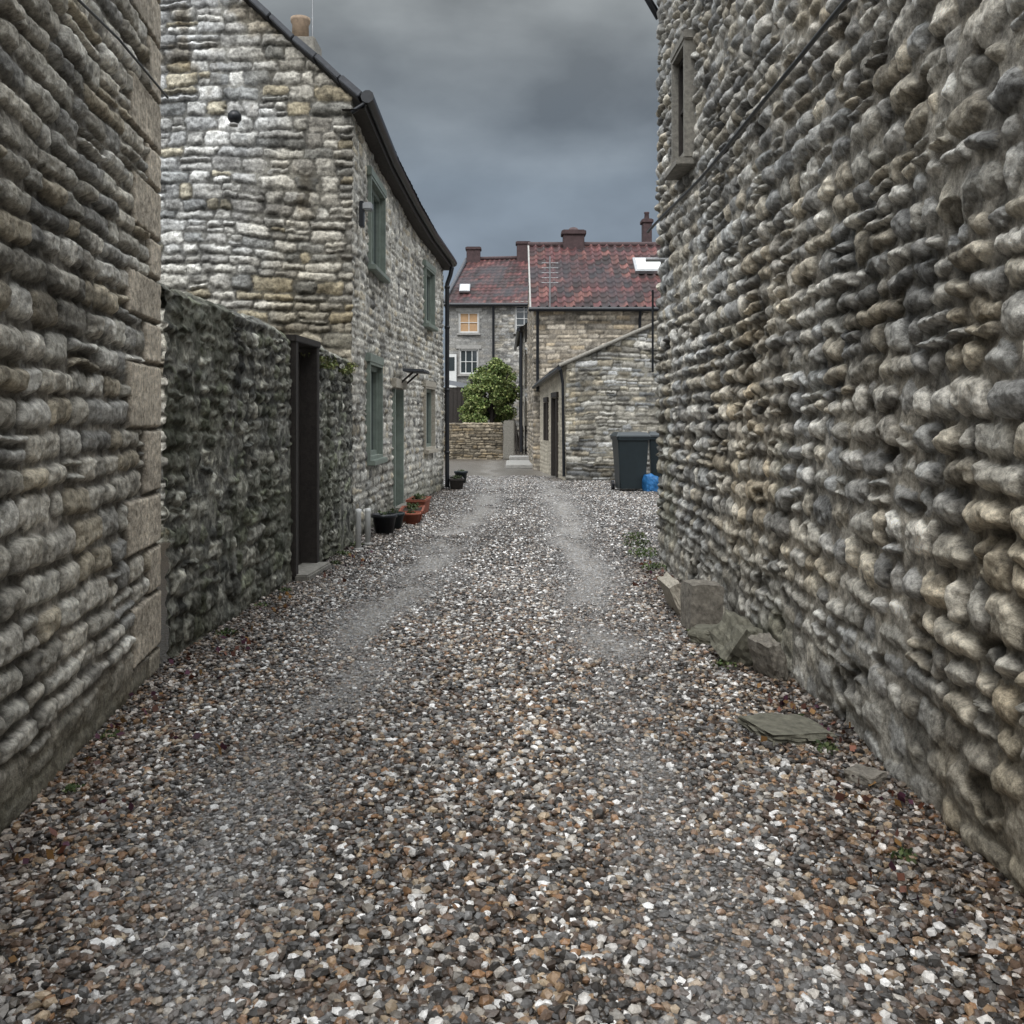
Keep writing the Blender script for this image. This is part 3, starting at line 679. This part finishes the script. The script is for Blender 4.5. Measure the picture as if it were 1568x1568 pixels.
for i in range(70):
    sd=rs.rand()<.6; y=rs.uniform(2.6,12)
    x=(rb(y)-abs(rs.normal(0,.2))-.08) if sd else (lb(y)+abs(rs.normal(0,.2))+.08)
    fl.append((float(x),y,.03,.12,.12,.012,5,.04))
leaves('fallen_leaves',fl,np.array([[.13,.05,.03],[.09,.04,.03],[.2,.11,.04],[.08,.03,.05]]),6)
ml=[]
for i in range(34):
    u=rs.uniform(pG.L*.66,pG.L*.99); x,y=pG.xy(np.array(u)); ml.append((float(x)-rs.uniform(-.06,.2),float(y),2.40-.022*u+rs.uniform(-.12,.03),.10,.14,.05,90,.03))
leaves('wall_top_moss',ml,np.array([[.09,.11,.03],[.06,.08,.02],[.13,.13,.05]]),8)

sh=empty('garden_shrub')
tube('trunk',[(-.9,42,1.0),(-.85,42,2.0),(-.95,42,2.8)],.09,M_wood,sh)
for i in range(9):
    a=i*.7; tube('limb',[(-.88,42,1.4+.08*i),(-.9+.5*math.cos(a),42+.4*math.sin(a),2.2+.06*i),(-.9+.95*math.cos(a),42+.7*math.sin(a),2.9+.07*i)],.03,M_wood,sh)
cl=[]
for i in range(110):
    a=rs.uniform(0,6.28); e=rs.uniform(-1,1); q=rs.uniform(.5,1)
    rr=math.sqrt(1-max(e,0)**2*.85)
    cl.append((-.95+1.15*q*rr*math.cos(a)+.1*e,42+.9*q*rr*math.sin(a),2.6+1.45*q*e+.15*math.cos(a),.32,.32,.24,190,.095))
leaves('foliage',cl,np.array([[.12,.17,.05],[.17,.22,.07],[.07,.11,.03],[.24,.27,.10]]),9,sh)

# ================================================================ WHEELIE BINS
def wheelie(x,y,rz):
    e=empty('wheelie_bin'); M=Matrix.Translation((x,y,0))@Matrix.Rotation(rz,4,'Z')
    import bmesh
    def loft(name,secs,mat):
        bm=bmesh.new(); rings=[]
        for (w,d,z,oy) in secs:
            rings.append([bm.verts.new(M@Vector((sx*w/2,sy*d/2+oy,z))) for sx,sy in ((-1,-1),(1,-1),(1,1),(-1,1))])
        for a,b in zip(rings,rings[1:]):
            for k in range(4): bm.faces.new((a[k],a[(k+1)%4],b[(k+1)%4],b[k]))
        bm.faces.new(rings[0]); bm.faces.new(rings[-1])
        vert=[ed for ed in bm.edges if abs((ed.verts[0].co-ed.verts[1].co).z)>.02]
        bmesh.ops.bevel(bm,geom=vert,offset=.035,segments=3,affect='EDGES')
        me=bpy.data.meshes.new(name); bm.to_mesh(me); bm.free(); me.materials.append(mat); link(bpy.data.objects.new(name,me),e)
    loft('body',[(.56,.58,.06,0),(.60,.64,.5,-.01),(.68,.76,1.12,-.02)],M_bin)
    loft('rim',[(.73,.82,1.12,-.02),(.74,.83,1.18,-.02)],M_bin)
    loft('lid',[(.75,.86,1.185,-.02),(.74,.84,1.22,-.02),(.62,.66,1.29,.0)],M_bin)
    tube('handle',[tuple(M@Vector((-.28,.42,1.15))),tuple(M@Vector((-.28,.48,1.17))),tuple(M@Vector((.28,.48,1.17))),tuple(M@Vector((.28,.42,1.15)))],.018,M_bin,e)
    tube('axle',[tuple(M@Vector((-.33,.3,.11))),tuple(M@Vector((.33,.3,.11)))],.015,M_metal,e)
    for sx in (-1,1): tube('wheel',[tuple(M@Vector((sx*.30,.3,.11))),tuple(M@Vector((sx*.36,.3,.11)))],.11,M_black,e)
    box('front_ridge',(0,-.335,.75),(.3,.02,.06),M_bin,e,M,.006)
wheelie(2.60,21.6,.08); wheelie(3.45,22.3,-.1)
rock('blue_bag',(3.0,21.3,.17),(.30,.3,.38),(0,0,.3),22,M_blue,.12,.5)

# ================================================================ POTS & POSTS
def post(x,y,h):
    e=empty('white_post')
    lathe('shaft',[(0,0),(.035,0),(.033,h*.9),(.036,h*.92),(.036,h),(.0,h+.01)],(x,y,0),M_white,e,14)
    lathe('foot',[(0,0),(.07,0),(.065,.03),(.036,.04)],(x,y,0),M_conc,e,14)
post(-1.85,11.8,.50); post(-1.81,12.3,.46)
def trough(name,x,y,w,d,h,mat,rz,plant=True):
    e=empty(name); M=Matrix.Translation((x,y,0))@Matrix.Rotation(rz,4,'Z')
    import bmesh
    bm=bmesh.new(); secs=[(w*.82,d*.8,.01),(w,d,h*.85),(w+.03,d+.03,h*.86),(w+.03,d+.03,h),(w-.03,d-.03,h),(w-.05,d-.05,h*.8)]
    R_=[[bm.verts.new(M@Vector((sx*a/2,sy*b/2,z))) for sx,sy in ((-1,-1),(1,-1),(1,1),(-1,1))] for a,b,z in secs]
    for a,b in zip(R_,R_[1:]):
        for k in range(4): bm.faces.new((a[k],a[(k+1)%4],b[(k+1)%4],b[k]))
    bm.faces.new(R_[0])
    me=bpy.data.meshes.new('pot'); bm.to_mesh(me); bm.free(); me.materials.append(mat); link(bpy.data.objects.new('pot',me),e)
    box('soil',(0,0,h*.8),(w-.06,d-.06,.03),M_soil,e,M)
    if plant:
        leaves('plant',[(x+rs.uniform(-.3,.3)*w*.5,y+rs.uniform(-.3,.3)*d,h+.02,.10,.10,.05,30,.04) for i in range(4)],GR*.8,int(abs(x*100+y*10)),e)
def pot(name,x,y,r,h,mat):
    e=empty(name)
    lathe('pot',[(0,0.005),(r*.7,0.005),(r*.95,h*.82),(r*1.06,h*.83),(r*1.06,h),(r*.9,h),(r*.88,h*.85),(0,h*.85)],(x,y,0),mat,e,20)
    leaves('plant',[(x,y,h+.0,r*.6,r*.6,.05,35,.04)],GR*.7,int(y*10),e)
pot('plant_pot',-1.76,13.5,.17,.28,M_black); pot('plant_pot',-1.70,14.1,.15,.24,M_bin)
trough('terracotta_planter',-1.56,15.3,.34,.9,.19,M_terra,.05); trough('terracotta_planter',-1.56,16.4,.30,.7,.26,M_terra,-.05)
pot('terracotta_pot',-1.5,14.7,.13,.18,M_terra)
trough('wooden_planter',-1.26,22.1,.3,.9,.25,M_wood,.1); pot('plant_pot',-1.25,24,.16,.3,M_bin)

# ================================================================ WORLD, SUN
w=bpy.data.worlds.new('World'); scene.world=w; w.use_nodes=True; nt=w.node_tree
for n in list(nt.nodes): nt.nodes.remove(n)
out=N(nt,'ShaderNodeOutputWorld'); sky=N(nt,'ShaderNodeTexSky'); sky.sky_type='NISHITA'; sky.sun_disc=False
SE=math.radians(50); SR=math.radians(190)
sky.sun_elevation=SE; sky.sun_rotation=SR
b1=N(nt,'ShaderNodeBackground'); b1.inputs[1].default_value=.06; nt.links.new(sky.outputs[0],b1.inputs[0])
tc=N(nt,'ShaderNodeTexCoord'); sep=N(nt,'ShaderNodeSeparateXYZ'); nt.links.new(tc.outputs['Generated'],sep.inputs[0])
mp=N(nt,'ShaderNodeMapping'); mp.inputs['Scale'].default_value=(1,1,2.0); mp.inputs['Location'].default_value=(.35,0,.2); nt.links.new(tc.outputs['Generated'],mp.inputs[0])
nz=N(nt,'ShaderNodeTexNoise'); nz.inputs['Scale'].default_value=4.6; nz.inputs['Detail'].default_value=7; nz.inputs['Roughness'].default_value=.48; nz.inputs['Distortion'].default_value=.1
nt.links.new(mp.outputs[0],nz.inputs['Vector'])
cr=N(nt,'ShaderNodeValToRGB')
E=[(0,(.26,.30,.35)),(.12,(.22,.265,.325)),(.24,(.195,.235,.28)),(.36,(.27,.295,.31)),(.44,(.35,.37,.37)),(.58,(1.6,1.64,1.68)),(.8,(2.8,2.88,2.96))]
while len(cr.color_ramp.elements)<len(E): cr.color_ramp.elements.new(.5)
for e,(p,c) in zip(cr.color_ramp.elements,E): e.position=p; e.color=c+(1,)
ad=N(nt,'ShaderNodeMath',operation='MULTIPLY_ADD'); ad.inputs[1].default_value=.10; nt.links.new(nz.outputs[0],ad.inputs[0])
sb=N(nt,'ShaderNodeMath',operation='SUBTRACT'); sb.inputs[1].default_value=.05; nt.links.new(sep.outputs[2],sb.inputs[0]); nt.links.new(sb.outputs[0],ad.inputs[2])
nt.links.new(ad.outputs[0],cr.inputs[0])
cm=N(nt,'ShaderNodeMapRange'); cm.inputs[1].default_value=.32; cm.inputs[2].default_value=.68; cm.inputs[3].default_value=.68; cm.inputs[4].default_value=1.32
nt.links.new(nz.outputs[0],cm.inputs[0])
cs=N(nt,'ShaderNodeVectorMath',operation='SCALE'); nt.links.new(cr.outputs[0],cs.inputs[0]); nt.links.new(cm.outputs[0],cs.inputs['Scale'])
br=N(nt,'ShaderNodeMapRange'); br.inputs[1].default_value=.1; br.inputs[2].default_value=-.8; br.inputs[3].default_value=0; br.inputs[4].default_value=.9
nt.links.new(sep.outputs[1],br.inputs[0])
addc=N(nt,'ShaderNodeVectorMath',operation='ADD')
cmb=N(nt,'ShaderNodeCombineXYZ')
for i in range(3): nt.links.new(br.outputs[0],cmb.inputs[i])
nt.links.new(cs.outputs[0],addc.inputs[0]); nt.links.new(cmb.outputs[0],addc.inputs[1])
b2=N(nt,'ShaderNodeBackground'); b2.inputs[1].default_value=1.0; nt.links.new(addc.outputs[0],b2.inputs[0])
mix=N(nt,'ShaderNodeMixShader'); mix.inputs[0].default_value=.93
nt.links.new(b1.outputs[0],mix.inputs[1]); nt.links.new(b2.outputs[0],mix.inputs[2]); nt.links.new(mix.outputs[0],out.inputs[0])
L=bpy.data.lights.new('sun','SUN'); L.energy=1.5; L.angle=math.radians(12); L.color=(1,.98,.95)
so=link(bpy.data.objects.new('sun',L))
az=math.radians(190)
dvec=Vector((math.sin(az)*math.cos(SE),math.cos(az)*math.cos(SE),math.sin(SE)))
so.rotation_euler=dvec.to_track_quat('Z','Y').to_euler()

# ================================================================ CAMERA
cam=bpy.data.cameras.new('camera'); cam.lens=36*1500/1568; cam.sensor_width=36; cam.shift_y=-(784-640)/1568
cam.clip_end=5000; cam.clip_start=.05
co=link(bpy.data.objects.new('camera',cam)); co.location=(0,0,1.6); co.rotation_euler=(math.radians(90),0,0)
scene.camera=co
scene.view_settings.view_transform='Standard'; scene.view_settings.look='None'; scene.view_settings.exposure=0
